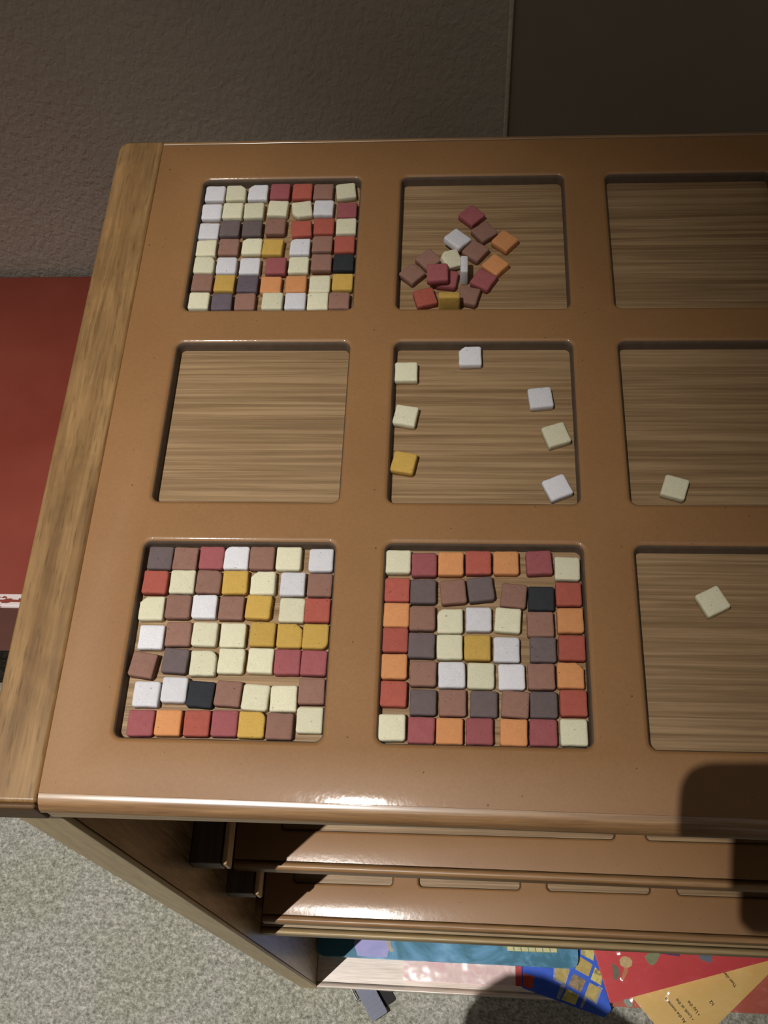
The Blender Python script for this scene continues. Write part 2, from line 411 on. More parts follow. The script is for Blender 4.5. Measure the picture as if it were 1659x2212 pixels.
# ------------------------------------------------------------------ mosaic tiles
rnd = random.Random(11)
def tile_mesh(s, t, chip='', seed=0):
    rr = random.Random(seed); h = s / 2
    pts = []
    for (sx, sy, nm, a0) in ((1, 1, 'tr', 0), (-1, 1, 'tl', 90), (-1, -1, 'bl', 180), (1, -1, 'br', 270)):
        R = (s * rr.uniform(0.25, 0.31)) if nm == chip else rr.uniform(0.55, 1.15)
        if chip == nm and rr.random() < 0.5:      # straight snapped corner
            c1 = (sx * (h - R), sy * h); c2 = (sx * h, sy * (h - R * 0.9))
            seq = [c2, ((c1[0] + 3 * c2[0]) / 4, (c1[1] + 3 * c2[1]) / 4), ((c1[0] + c2[0]) / 2 + sx * 0.15, (c1[1] + c2[1]) / 2 + sy * 0.15),
                   ((3 * c1[0] + c2[0]) / 4, (3 * c1[1] + c2[1]) / 4), c1]
            if nm in ('tl', 'br'): seq = seq[::-1]
            pts += seq
        else:
            for i in range(5):
                a = math.radians(a0 + 22.5 * i)
                pts.append((sx * (h - R) + R * math.cos(a), sy * (h - R) + R * math.sin(a)))
        # a mid-side point with a little wobble
        nx, ny = {0: (0, 1), 90: (-1, 0), 180: (0, -1), 270: (1, 0)}[a0]
        for f in (0.25, -0.25):
            w = h + rr.uniform(-0.10, 0.04)
            if a0 == 0: pts.append((f * h, w))
            elif a0 == 90: pts.append((-w, f * h))
            elif a0 == 180: pts.append((-f * h, -w))
            else: pts.append((w, -f * h))
    n = len(pts)
    tilt = (rr.uniform(-0.012, 0.012), rr.uniform(-0.012, 0.012))
    rings = [(0.35, 0.0), (0.02, 0.35), (0.0, t - 0.75), (0.16, t - 0.28), (0.5, t - 0.06), (1.0, t)]
    vs, fs = [], []
    for ins, z in rings:
        for (x, y) in pts:
            k = 1 - ins / h
            jx, jy = rr.uniform(-0.035, 0.035), rr.uniform(-0.035, 0.035)
            zz = z + (tilt[0] * x + tilt[1] * y if z > 1 else 0)
            vs.append(((x * k + jx) * MM, (y * k + jy) * MM, zz * MM))
    for r in range(len(rings) - 1):
        for i in range(n):
            fs.append((r * n + i, r * n + (i + 1) % n, (r + 1) * n + (i + 1) % n, (r + 1) * n + i))
    fs.append(tuple(range(n))[::-1])
    c = len(vs); vs.append((0, 0, (t + 0.03) * MM)); b = (len(rings) - 1) * n
    for i in range(n): fs.append((b + i, b + (i + 1) % n, c))
    return mesh('mosaic_tile', vs, fs)

NUM = ['first', 'second', 'third', 'fourth', 'fifth', 'sixth', 'seventh']
TB = TOP - RD + 0.02
KP = (346.75 + RD - 3.5) / (346.75 + 0.35)      # the measured plan positions belong to the tiles' upper faces
count = 0
def tile(x, y, col, chip, rot, s, label, group, z=None, rx=0, ry=0, t=3.45):
    global count
    count += 1
    o = link('mosaic_tile', tile_mesh(s, t, chip, 1000 + count), STONE[col], smooth=True)
    x, y = 117.0 + (x - 117.0) * KP, -355.4 + (y + 355.4) * KP
    o.location = (x * MM, y * MM, (TB if z is None else z) * MM)
    o.rotation_euler = (math.radians(rx), math.radians(ry), math.radians(rot))
    tag(o, label, 'tile', group); return o

GRID = {
'00':[
  (5.6,-7.0,'W','',0,9.0), (15.1,-6.7,'C','tr',0,9.0), (25.1,-6.7,'W','tl',0,9.0), (35.1,-6.2,'M','',0,9.0), (45.2,-6.4,'R','',0,9.0), (54.7,-6.5,'B','',0,9.0), (64.9,-6.2,'C','',7,8.9),
  (5.3,-18.0,'W','',0,8.9), (14.8,-17.6,'C','',0,9.0), (24.3,-17.6,'C','',0,9.0), (35.0,-16.4,'C','',-3,9.0), (45.8,-16.9,'C','bl',8,8.9), (55.5,-16.4,'W','',0,8.9), (66.0,-17.8,'M','',0,8.9),
  (5.3,-29.1,'W','',0,9.0), (14.6,-27.8,'G','',0,9.0), (24.5,-28.0,'G','',0,8.9), (34.9,-26.9,'B','',0,8.9), (46.6,-28.5,'R','',5,8.9), (56.3,-27.1,'R','',0,9.0), (66.2,-27.6,'C','',0,9.0),
  (5.4,-39.2,'C','',0,8.9), (15.2,-38.4,'B','',0,9.0), (25.4,-38.2,'C','tl',0,8.9), (34.7,-39.0,'Y','',-3,9.0), (46.7,-39.1,'W','tl',0,8.9), (56.4,-37.6,'B','',0,8.9), (66.0,-37.5,'R','',0,9.0),
  (5.6,-48.9,'C','tr',0,8.9), (15.5,-49.3,'W','',0,8.9), (25.6,-49.3,'W','',0,9.0), (37.0,-49.6,'M','',0,9.0), (46.8,-49.0,'C','',0,8.9), (56.7,-48.0,'B','',0,9.0), (66.2,-47.8,'K','',0,9.0),
  (5.8,-58.3,'B','',0,9.0), (15.7,-59.0,'Y','',0,8.9), (25.7,-59.3,'V','',0,9.0), (35.8,-59.9,'O','',0,9.0), (46.5,-59.5,'O','',0,9.0), (56.7,-59.6,'C','',0,9.0), (66.4,-58.6,'Y','',0,8.9),
  (5.8,-68.5,'C','',0,8.9), (15.6,-68.9,'V','',0,8.9), (25.5,-68.9,'B','',0,8.9), (37.2,-68.9,'C','',0,8.9), (46.9,-68.7,'W','',0,8.9), (56.5,-68.9,'C','',0,9.0), (65.6,-68.9,'B','',0,8.9),
],
'02':[
  (6.4,-189.2,'G','',0,9.2), (15.8,-189.3,'B','',0,9.2), (25.6,-188.9,'M','',0,9.2), (34.9,-188.9,'W','tl',0,9.3), (44.4,-189.0,'B','',0,9.2), (54.3,-189.0,'C','',0,9.3), (66.3,-189.4,'W','',0,9.1),
  (5.9,-199.1,'R','',0,9.2), (15.9,-198.7,'C','',0,9.3), (25.7,-198.7,'B','tr',0,9.2), (35.4,-198.7,'Y','',0,9.3), (45.7,-199.0,'C','tl',0,9.1), (56.6,-199.1,'W','',0,9.2), (66.5,-199.3,'B','',0,9.1),
  (6.0,-209.4,'C','tl',0,9.2), (15.6,-208.6,'B','',0,9.2), (25.3,-208.5,'W','',0,9.1), (35.1,-208.8,'B','',0,9.1), (45.0,-208.4,'Y','',-2,9.2), (57.2,-209.3,'C','',0,9.3), (66.4,-209.3,'R','',0,9.2),
  (7.5,-220.5,'W','',0,9.1), (17.1,-219.1,'B','',0,9.2), (26.6,-219.0,'C','',0,9.1), (36.8,-219.2,'C','',0,9.2), (47.4,-218.7,'Y','',0,9.1), (57.1,-219.1,'Y','tr',0,9.1), (66.4,-219.3,'Y','br',0,9.3),
  (6.1,-231.0,'B','',-8,9.1), (17.4,-229.2,'G','',-3,9.1), (27.4,-229.9,'C','tr',0,9.3), (37.2,-228.9,'C','',0,9.3), (47.7,-228.7,'C','',0,9.2), (57.2,-229.0,'M','',0,9.3), (66.5,-229.1,'M','',0,9.2),
  (8.9,-241.6,'W','',0,9.2), (18.6,-239.9,'W','',0,9.1), (27.9,-241.2,'K','',-3,9.3), (37.5,-240.8,'B','',-3,9.2), (47.2,-242.0,'C','',-3,9.3), (57.0,-242.2,'C','',0,9.3), (66.5,-239.4,'B','',0,9.2),
  (8.4,-251.8,'M','',0,9.2), (18.0,-251.6,'O','',0,9.1), (27.9,-251.5,'R','',0,9.1), (37.5,-251.4,'M','',0,9.1), (46.8,-251.6,'Y','tr',0,9.2), (56.4,-251.9,'B','',0,9.2), (66.5,-249.5,'C','',0,9.1),
],
'12':[
  (94.7,-189.8,'C','',0,9.2), (104.1,-190.8,'M','',0,9.2), (113.8,-190.3,'O','',0,9.3), (123.7,-189.7,'R','',0,9.3), (133.7,-189.6,'O','',0,9.2), (145.5,-189.5,'M','',3,9.3), (155.5,-191.7,'C','',0,9.1),
  (94.6,-200.8,'R','',0,9.2), (104.0,-201.3,'G','',0,9.3), (114.7,-201.4,'B','',6,9.2), (124.5,-200.3,'G','',7,9.3), (136.2,-202.5,'B','',-6,9.1), (145.9,-203.5,'K','',0,9.2), (155.6,-201.6,'R','',0,9.1),
  (94.7,-210.7,'O','',0,9.2), (103.9,-211.7,'B','',0,9.2), (113.7,-212.6,'C','tl',0,9.1), (123.8,-211.8,'W','',0,9.1), (134.0,-212.0,'C','',-4,9.2), (145.3,-213.4,'B','',0,9.3), (155.8,-211.7,'O','',0,9.3),
  (94.6,-220.0,'R','',0,9.1), (103.9,-221.9,'G','',0,9.3), (113.7,-222.4,'C','',0,9.1), (123.3,-222.5,'Y','',0,9.2), (133.4,-222.9,'W','',0,9.1), (146.0,-222.7,'G','',0,9.1), (155.9,-221.9,'R','',0,9.3),
  (94.6,-229.8,'O','',0,9.1), (104.7,-232.3,'B','',0,9.1), (114.5,-232.5,'W','',0,9.3), (124.5,-232.6,'C','',0,9.3), (135.0,-232.8,'W','',0,9.2), (145.1,-232.5,'B','',0,9.3), (155.0,-232.0,'O','tr',0,9.2),
  (94.7,-239.6,'R','',0,9.2), (104.9,-242.4,'G','',0,9.1), (114.9,-242.4,'B','',0,9.3), (125.5,-242.6,'G','',0,9.2), (136.1,-242.5,'B','',-4,9.3), (145.6,-242.5,'G','',0,9.3), (155.6,-241.7,'R','',0,9.2),
  (94.6,-251.5,'C','',0,9.2), (104.5,-252.2,'M','',0,9.1), (114.0,-252.2,'O','',0,9.1), (124.0,-252.2,'M','',0,9.1), (135.4,-252.2,'O','',0,9.2), (145.2,-252.1,'M','',0,9.2), (155.3,-251.8,'C','',0,9.1),
],

}
SQ = {'00': 'back left square', '02': 'front left square', '12': 'front middle square'}
GR = {'00': 'stone tiles filling the back left square', '02': 'stone tiles filling the front left square',
      '12': 'stone tiles filling the front middle square'}
for key, L in GRID.items():
    for i, (x, y, c, chip, rot, s) in enumerate(L):
        r, k = divmod(i, 7)
        row = '%s row from the back' % NUM[r]; colw = '%s from left' % NUM[k]
        lab = '%s%s tile, %s, %s, %s' % (WORD[c], ' chipped' if chip else '', SQ[key], row, colw)
        tile(x, y, c, chip, rot + (rnd.uniform(-1.0, 1.0) if rot == 0 else 0), s, lab, GR[key], t=3.45 + rnd.uniform(-0.25, 0.3))
# loose tiles in the centre square
LG = 'loose tiles at the sides of the centre square'
for x, y, c, chip, rot, s, lab in (
    (94.9, -105.3, 'C', '', 1, 9.2, 'cream tile at the left side of the centre square, farthest back there'),
    (120.5, -97.6, 'W', 'tl', 1, 9.2, 'white tile with rounded corner alone at the back of the centre square'),
    (95.3, -126.2, 'C', '', -10, 9.1, 'cream tile tilted at the left side of the centre square, above the ochre tile'),
    (95.3, -147.6, 'Y', '', -11, 9.1, 'ochre yellow tile at the left side of the centre square'),
    (148.1, -117.8, 'W', '', 6.5, 9.3, 'white tile at the right side of the centre square, farthest back there'),
    (153.6, -134.9, 'C', '', 19, 9.3, 'cream tile turned askew at the right side of the centre square'),
    (153.2, -158.2, 'W', '', 24, 9.2, 'white tile turned askew in the front right corner of the centre square')):
    tile(x, y, c, chip, rot, s, lab, LG)
tile(196.5, -157.9, 'C', '', -18, 9.1, 'lone cream tile near the front of the middle right square', None)
tile(205.6, -203.7, 'C', '', 27, 9.2, 'lone cream tile turned askew on the front right square', None, ry=-3, z=TB + 0.25)
# the pile
PG = 'heap of tiles in the back middle square'
for x, y, c, chip, rot, s, dz, rx, ry, lab in (
    (121.1, -21.8, 'M', '', 45, 8.7, 0, 0, 0, 'crimson tile at the far tip of the heap, back middle square'),
    (126.4, -31.3, 'B', '', 37, 8.7, 0, 0, 0, 'rosy brown tile touching the farthest crimson tile of the heap'),
    (114.4, -37.2, 'W', '', 52, 9.0, 1.7, 6, 12, 'white tile lying flat on the heap, resting on a brown one'),
    (122.6, -42.0, 'B', '', 52, 8.9, 0, 0, 0, 'dark brown tile partly under the flat white tile of the heap'),
    (135.2, -36.6, 'O', '', 50, 8.9, 0, 0, 0, 'orange tile of the heap, the farther of its two orange tiles'),
    (131.0, -50.0, 'O', '', 48, 8.8, 0.1, 0, 0, 'orange tile of the heap, the nearer of its two orange tiles'),
    (102.6, -46.6, 'B', '', 42, 8.6, 0, 0, 0, 'brown tile left of the chipped cream tile in the heap'),
    (111.8, -47.8, 'C', 'tl', 28, 8.4, 1.6, 12, 14, 'chipped cream tile leaning between the raised crimson and the upright white tile'),
    (95.9, -54.4, 'B', '', 46, 8.4, 0, 0, 0, 'brown tile at the left wall of the back middle square'),
    (106.8, -57.3, 'M', '', 1, 9.0, 3.75, 2, -3, 'raised crimson tile on top of the heap'),
    (110.6, -57.4, 'M', '', -8, 8.8, 0, 0, 0, 'crimson tile lying under the raised crimson one'),
    (126.0, -57.9, 'M', '', 60, 8.9, 0, 0, 0, 'crimson tile right of the upright white tile in the heap'),
    (101.6, -67.2, 'R', '', 16, 8.9, 0, 0, 0, 'brick red tile at the near left of the heap'),
    (119.6, -66.4, 'B', '', -15, 8.8, 0, 0, 0, 'rosy brown tile at the near right of the heap beside the upright ochre one')):
    tile(x, y, c, chip, rot, s, lab, PG, z=TB + dz + (0.3 if (rx or ry) else 0), rx=rx, ry=ry)
tile(119.3 + 0.1, -54.3, 'W', '', 0, 8.9, 'white tile standing upright on its edge in the middle of the heap', PG, z=TB + 4.6, rx=0, ry=-90, t=3.2)
o = tile(111.8, -69.5, 'Y', '', 0, 9.0, 'ochre yellow tile standing upright against the near wall of its square', PG, z=TB + 4.7, rx=90, t=3.2)

# ------------------------------------------------------------------ picture books and booklets on the bottom shelf
SZ = 19.0 + 0.1
PAGE = mat_plain('page_block', (226, 220, 208), 0.7)
def sheet(name, pts, z0, z1, mat, parent=None): return prism(name, pts, z0, z1, mat, parent)
def rot_rect(cx, cy, w, d, ang):
    """corner (cx,cy) is the near-right/near-left corner; w along +u, d along +v"""
    a = math.radians(ang); u = (math.cos(a), math.sin(a)); v = (-math.sin(a), math.cos(a))
    return [(cx, cy), (cx + w * u[0], cy + w * u[1]), (cx + w * u[0] + d * v[0], cy + w * u[1] + d * v[1]), (cx + d * v[0], cy + d * v[1])]
def shrink(pts, k):
    cx = sum(p[0] for p in pts) / len(pts); cy = sum(p[1] for p in pts) / len(pts)
    return [(cx + (x - cx) * k, cy + (y - cy) * k) for x, y in pts]
def rounded(pts, R, n=4):
    out = []; m = len(pts)
    for i in range(m):
        p = Vector(pts[i]); a = (Vector(pts[i - 1]) - p).normalized(); b = (Vector(pts[(i + 1) % m]) - p).normalized()
        s, e = p + a * R, p + b * R
        for k in range(n + 1):
            t = k / n; out.append(tuple((1 - t) ** 2 * s + 2 * t * (1 - t) * p + t ** 2 * e))
    return out
def book(name, label, pts, z0, z1, cover, group='picture books on the bottom shelf', cat='book', ct=0.7, R=0, under_mat=None):
    P = rounded(pts, R) if R else pts
    c = empty(name, (pts[0][0] * MM, pts[0][1] * MM, z0 * MM)); tag(c, label, cat, group)
    i = Matrix.Translation(-c.location)
    def add(o): o.parent = c; o.matrix_parent_inverse = i; return o
    add(sheet('back_cover', P, z0, z0 + ct, under_mat or cover))
    add(sheet('pages', shrink(P, 0.985), z0 + ct, z1 - ct, PAGE))
    add(prism('front_cover', P, z1 - ct, z1, cover))
    return c, add

PINKC = mat_paint('pink_glossy_cover', [(0.3, (240, 176, 176)), (0.5, (248, 220, 214)), (0.7, (240, 188, 194))], 40, 0.24, 1.0, 1.0, 0.35, 2.0)
pk, padd = book('picture_book', 'pink glossy book lying beneath the blue-green picture book', [(63.2, -268.6), (182, -269.8), (182, -100), (63.2, -100)], SZ, SZ + 13.2, PINKC, ct=1.0)
padd(box('spine_strip', 176.0, 182.3, -269.9, -100, SZ + 12.7, SZ + 13.4, mat_plain('red_spine', (196, 70, 76), 0.3)))
TEAL = mat_paint('watery_blue_cover', [(0.28, (44, 112, 138)), (0.44, (52, 122, 150)), (0.56, (96, 160, 200)), (0.72, (150, 200, 232))], 14, 0.12, dist=2.0)
tp = [(-25.0, -249.2), (238.2, -252.2), (238.2, -60), (-25.0, -60)]
tl, tadd = book('picture_book', 'blue-green picture book with rounded corners and a cream chequered strip', tp, SZ + 13.3, SZ + 22.0, TEAL, R=9, ct=0.9)
zt = SZ + 22.02
LIL = mat_paint('lilac_print', [(0.3, (140, 150, 214)), (0.6, (176, 170, 228)), (0.8, (120, 150, 210))], 22, 0.14)
tadd(sheet('printed_patch', [(14.4, -225), (12.5, -237.1), (17.0, -248.4), (32, -248.8), (47.0, -248.6), (48.5, -240), (44.3, -225)], zt, zt + 0.08, LIL))['label'] = 'lilac painted patch'
tadd(sheet('printed_stroke', [(44.3, -226), (48.4, -226), (50.4, -238), (54.2, -242.7), (51, -243.6), (48.6, -242.4), (45.6, -236)], zt + 0.09, zt + 0.16, mat_plain('tan_print', (176, 166, 150), 0.4)))['label'] = 'tan painted stroke'
CRM = mat_plain('cream_print', (222, 214, 160), 0.35); GRN = mat_plain('green_print', (120, 150, 120), 0.35)
tadd(sheet('printed_band', [(150, -224), (166, -236.4), (174, -238.8), (210, -239.0), (216, -238.0), (219.5, -233.5), (219.5, -224)], zt, zt + 0.06, GRN))['label'] = 'pale green band with cream squares'
for i in range(7):
    for j in range(3):
        x = 168.0 + i * 7.2 - j * 0.6; y = -238.2 + j * 4.6
        tadd(sheet('printed_square', [(x, y), (x + 6.2, y), (x + 5.6, y + 3.8), (x - 0.6, y + 3.8)], zt + 0.07, zt + 0.13, CRM))
BLUE = mat_paint('blue_cover', [(0.3, (24, 82, 210)), (0.6, (34, 98, 226)), (0.8, (60, 130, 228))], 16, 0.2)
bb, badd = book('picture_book', 'bright blue booklet showing gold mosaic squares, lying askew over the shelf edge',
                rounded([(263.4, -294.6), (269.8, -287.5), (256, -236.0), (230, -130), (151.5, -150.5), (183.5, -270.5)], 1.0, 2), SZ, SZ + 9.6, BLUE)
zb_ = SZ + 9.63
GOLD = [mat_paint('gold_print_%s' % w, st, 120, 0.3, 0.4) for w, st in (
    ('ochre', [(0.35, (176, 150, 70)), (0.65, (206, 182, 104))]), ('brown', [(0.35, (116, 90, 62)), (0.65, (176, 150, 104))]),
    ('spotted', [(0.38, (140, 120, 70)), (0.5, (222, 208, 116)), (0.7, (226, 214, 130))]))]
SIL = mat_paint('silver_print', [(0.4, (120, 126, 160)), (0.6, (176, 178, 196))], 300, 0.3, 0.4)
badd(sheet('printed_border', [(214.6, -250.5), (213.6, -262.4), (221.2, -266.2), (216.2, -279.3), (219.4, -280.4), (225.6, -267.2), (231, -252.0)], zb_, zb_ + 0.05, SIL))
badd(sheet('printed_border', [(243.6, -276.2), (239.0, -286.2), (241.4, -287.2), (246.4, -278.4), (255.4, -283.6), (262.4, -268.6), (259, -266)], zb_, zb_ + 0.05, SIL))
for pts, m in (([(217.4, -249.5), (230.2, -252.8), (225.1, -265.3), (215.9, -261.2)], 0), ([(234.1, -255.8), (246.1, -262.1), (240.3, -273.0), (228.3, -267.1)], 1),
               ([(226.9, -270.2), (238.8, -275.8), (234.5, -284.8), (221.0, -280.2)], 2), ([(240.5, -239.5), (253.5, -247.0), (248.9, -258.3), (236.0, -252.0)], 0),
               ([(249.7, -263.8), (259.6, -268.6), (254.3, -281.3), (244.2, -275.6)], 0), ([(255.9, -249.2), (263.4, -254.7), (260.8, -265.9), (250.8, -260.7)], 2),
               ([(243.5, -226.3), (257, -230.8), (254.5, -243.4), (242.3, -238.0)], 2)):
    badd(sheet('printed_mosaic', pts, zb_ + 0.06, zb_ + 0.12, GOLD[m]))
badd(sheet('printed_label', [(184.0, -257.3), (195.3, -260.6), (192.2, -272.0), (183.6, -269.6)], zb_, zb_ + 0.06, mat_plain('orange_red_label', (206, 74, 50), 0.4)))['label'] = 'small orange-red label'
SAL = mat_paint('salmon_cover', [(0.3, (196, 92, 72)), (0.6, (208, 108, 86)), (0.8, (222, 150, 130))], 20, 0.14, 1.0, crinkle=0.9, ior=1.8)
sb, sadd = book('booklet', 'thin salmon booklet under the yellow one at the front edge of the shelf', [(272.5, -284.2), (452, -285.6), (452, -180), (272.5, -180)], SZ, SZ + 6.0, SAL)
sadd(sheet('printed_shape', [(282.6, -277.5), (287.9, -277.2), (291.0, -281), (291.2, -284.0), (286, -284.1), (283.5, -281)], SZ + 6.02, SZ + 6.1, mat_plain('grey_green_print', (160, 176, 164), 0.3)))
YEL = mat_paint('yellow_cover', [(0.3, (246, 196, 112)), (0.6, (252, 208, 126)), (0.8, (255, 220, 150))], 14, 0.12, 1.0, crinkle=0.8, ior=1.8)
a38 = 41.0
u = Vector((math.cos(math.radians(a38)), math.sin(math.radians(a38)))); v = Vector((-u.y, u.x))
c0 = Vector((335.8, -327.5))
yp = [tuple(c0), tuple(c0 + u * 150), tuple(c0 + u * 150 + v * 105), tuple(c0 + v * 105)]
yl, yadd = book('booklet', 'yellow booklet with small black writing sticking out over the shelf edge', yp, SZ + 9.7, SZ + 15.2, YEL, ct=0.5)
INK = mat_plain('black_ink', (60, 44, 20), 0.5)
def text(body, x, y, ang, size, z, add):
    cu = bpy.data.curves.new('printed_text', 'FONT'); cu.body = body; cu.size = size * MM; cu.offset = 0.00008; cu.extrude = 0.00002
    tmp = bpy.data.objects.new('tmp', cu); S.collection.objects.link(tmp); bpy.context.view_layer.update()
    me = bpy.data.meshes.new_from_object(tmp.evaluated_get(bpy.context.evaluated_depsgraph_get()))
    bpy.data.objects.remove(tmp); o = bpy.data.objects.new('printed_text', me); S.collection.objects.link(o)
    me.materials.clear(); me.materials.append(INK)
    o.location = (x * MM, y * MM, z * MM); o.rotation_euler = (0, 0, math.radians(ang)); add(o); return o
zt_ = SZ + 15.25
text('• At the moment', 342.6, -298.0, 129.5, 4.4, zt_, yadd)
text('• Look at the', 348.8, -293.2, 129.5, 4.4, zt_, yadd)
text('• Lay the', 355.0, -288.8, 129.5, 4.4, zt_, yadd)
text('h2', 369.5, -279.0, 129.5, 4.6, zt_, yadd)
text('Then tiles', 393.0, -262, 129.5, 4.2, zt_, yadd)
REDC = mat_paint('red_cover', [(0.3, (216, 60, 64)), (0.6, (226, 72, 76)), (0.8, (232, 88, 90))], 12, 0.08, 1.0, crinkle=0.8, ior=1.7)
rp = rot_rect(267.9, -282.3, 215, 150, 15.7)
rb, radd = book('picture_book', 'glossy red picture book lying askew on the yellow booklet', rounded(rp, 1.5, 2), SZ + 15.4, SZ + 25.6, REDC, ct=0.8)
zr = SZ + 25.63
for nm, pts, col, lab in (('printed_shape', [(278.4, -243.2), (281, -240.3), (284.5, -239.6), (288.4, -240.9), (290.9, -243.9), (289.9, -248.3), (286.8, -250.0), (282.6, -250.2), (278.9, -247.9)], (222, 190, 140), 'round beige mushroom cap'),
                     ('printed_shape', [(282.6, -250.4), (286.5, -250.2), (285.6, -254.4), (281.0, -262.1), (278.4, -261.0)], (214, 140, 104), 'beige mushroom stem'),
                     ('printed_shape', [(270.8, -246.6), (276.4, -249.8), (278.0, -255.5), (274.8, -261.7), (271.6, -261.2)], (128, 124, 104), 'grey-green block'),
                     ('printed_shape', [(302.9, -239.3), (309.8, -234.5), (318, -228), (322, -232), (314.4, -243.8), (310.8, -247.2), (307.0, -246.0)], (150, 154, 118), 'grey-green leaf shape'),
                     ('printed_shape', [(318, -236), (338, -238), (337, -231), (319, -229)], (104, 76, 120), 'purple strip'),
                     ('printed_shape', [(355.7, -235.7), (357, -228), (368, -226), (370.4, -234.7), (368.0, -239.2), (366.8, -243.7), (363.4, -241.6), (358.6, -240.6)], (116, 128, 140), 'blue-grey blot')):
    radd(sheet(nm, pts, zr, zr + 0.06, mat_plain('print_' + lab.split()[-1], col, 0.25)))['label'] = lab

# ------------------------------------------------------------------ plastic clip on the carpet
clip = empty('plastic_clip', (0.018, -0.293, 0.0)); tag(clip, 'grey ribbed plastic clip with a metal rod, on the carpet before the shelf', 'clip')
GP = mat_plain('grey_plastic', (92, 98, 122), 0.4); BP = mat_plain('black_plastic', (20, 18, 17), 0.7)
MET = mat_plain('bright_metal', (214, 214, 210), 0.25, 1.0)
cz = 10.0
ang = math.radians(-57)
U = Vector((math.cos(ang), math.sin(ang))); V = Vector((-U.y, U.x))     # U runs toward the viewer, V to the right
C0 = Vector((6.0, -266.0))
def cp(a, b): q = C0 + U * a + V * b; return (q.x - 18.0, q.y + 293.0)
body = sheet('upper_jaw', rounded([cp(0, 0), cp(49, 0), cp(49, 18), cp(0, 18)], 2.0, 3), cz, cz + 3.5, GP); body.parent = clip
for a in (30, 35, 40, 45):
    r = sheet('rib', [cp(a, 0.8), cp(a + 2.2, 0.8), cp(a + 2.2, 17.2), cp(a, 17.2)], cz + 3.5, cz + 4.4, GP); r.parent = body
lp = sheet('raised_panel', [cp(6, 5), cp(28, 5), cp(28, 15), cp(6, 15)], cz + 3.5, cz + 4.1, GP); lp.parent = body
sheet('hinge_block', [cp(2, 2), cp(14, 2), cp(14, 16), cp(2, 16)], 3.4, cz, BP).parent = clip
plate = sheet('black_plate', rounded([cp(-2, 6), cp(43, 6), cp(43, 31), cp(-2, 31)], 3.0, 3), 0.3, 3.4, BP); plate.parent = clip; plate['label'] = 'flat black plate beneath the clip'  # flat black plate close to the carpet, wider than the body, set right
def rod(name, p, q, rad, mat, parent):
    p, q = Vector(p), Vector(q); d = q - p; L = d.length
    bm = bmesh.new(); bmesh.ops.create_cone(bm, cap_ends=True, segments=14, radius1=rad * MM, radius2=rad * MM, depth=L * MM)
    me = bpy.data.meshes.new(name); bm.to_mesh(me); bm.free()
    o = link(name, me, mat, parent, smooth=False); o.location = (p + q) / 2 * MM; o.rotation_euler = d.to_track_quat('Z', 'Y').to_euler(); return o
a_, b_ = cp(4, -3.2), cp(25, -3.2)
rod('metal_rod', (a_[0], a_[1], cz + 1), (b_[0], b_[1], cz + 1), 1.1, MET, clip)
a_, b_ = cp(24, -4.4), cp(24, 0.5)
rod('metal_pin', (a_[0], a_[1], cz + 1), (b_[0], b_[1], cz + 1), 1.5, MET, clip)

# ------------------------------------------------------------------ the photographer, standing in front of the cabinet and casting the shadows at the lower right
PX, PY = 0, 0
R3 = camo.rotation_euler.to_matrix(); CL = Vector(camo.location)
def cl(x, y, z): return CL + R3 @ Vector((x * MM, y * MM, z * MM))
phone = empty('smartphone', cl(PX, PY, 6)); phone.rotation_euler = camo.rotation_euler
tag(phone, 'dark smartphone held up above the front of the cabinet', 'phone')
PB = mat_plain('phone_metal', (60, 60, 64), 0.35, 0.6); PG = mat_plain('phone_screen', (14, 14, 16), 0.12)
bm_ = prism('phone_body', rounded([(-37, -50), (101, -50), (101, 21), (-37, 21)], 10, 6), -3.5, 3.5, PB, phone, bev=0.8)
prism('screen', rounded([(-20, -46), (90, -46), (90, 17), (-20, 17)], 2, 3), 3.5, 3.9, PG, phone)

def skin_obj(name, J, E, mat, parent, root, sub_lv=2):
    me = bpy.data.meshes.new(name); keys = list(J)
    me.from_pydata([J[k][0] for k in keys], [(keys.index(a), keys.index(b)) for a, b in E], [])
    o = link(name, me, mat, parent)
    md = o.modifiers.new('skin', 'SKIN'); md.use_smooth_shade = True
    sv = me.skin_vertices[0].data if me.skin_vertices else None
    if sv is None:
        bpy.context.view_layer.update(); sv = me.skin_vertices[0].data
    for i, k in enumerate(keys):
        r = J[k][1]; sv[i].radius = r if isinstance(r, tuple) else (r, r); sv[i].use_root = (k == root)
    s = o.modifiers.new('subsurf', 'SUBSURF'); s.levels = sub_lv; s.render_levels = sub_lv
    return o
def bez(p, q, k): return Vector(p).lerp(Vector(q), k)
pers = empty('person', (0.16, -0.74, 0)); tag(pers, 'person in a dark jacket standing before the cabinet, holding up the phone', 'person')
PI_ = Matrix.Translation(-pers.location)
def pp(o, parent=None):
    o.parent = parent or pers
    if not parent: o.matrix_parent_inverse = PI_
    return o
SKIN = mat_plain('skin', (206, 160, 132), 0.5, nscale=60, namt=0.05); CLO = mat_plain('dark_jacket_cloth', (38, 40, 46), 0.85)
TRO = mat_plain('dark_trousers_cloth', (34, 36, 44), 0.85); HAIR = mat_plain('brown_hair', (66, 46, 32), 0.6); SHO = mat_plain('black_shoe_leather', (24, 22, 22), 0.4)
px = 0.16
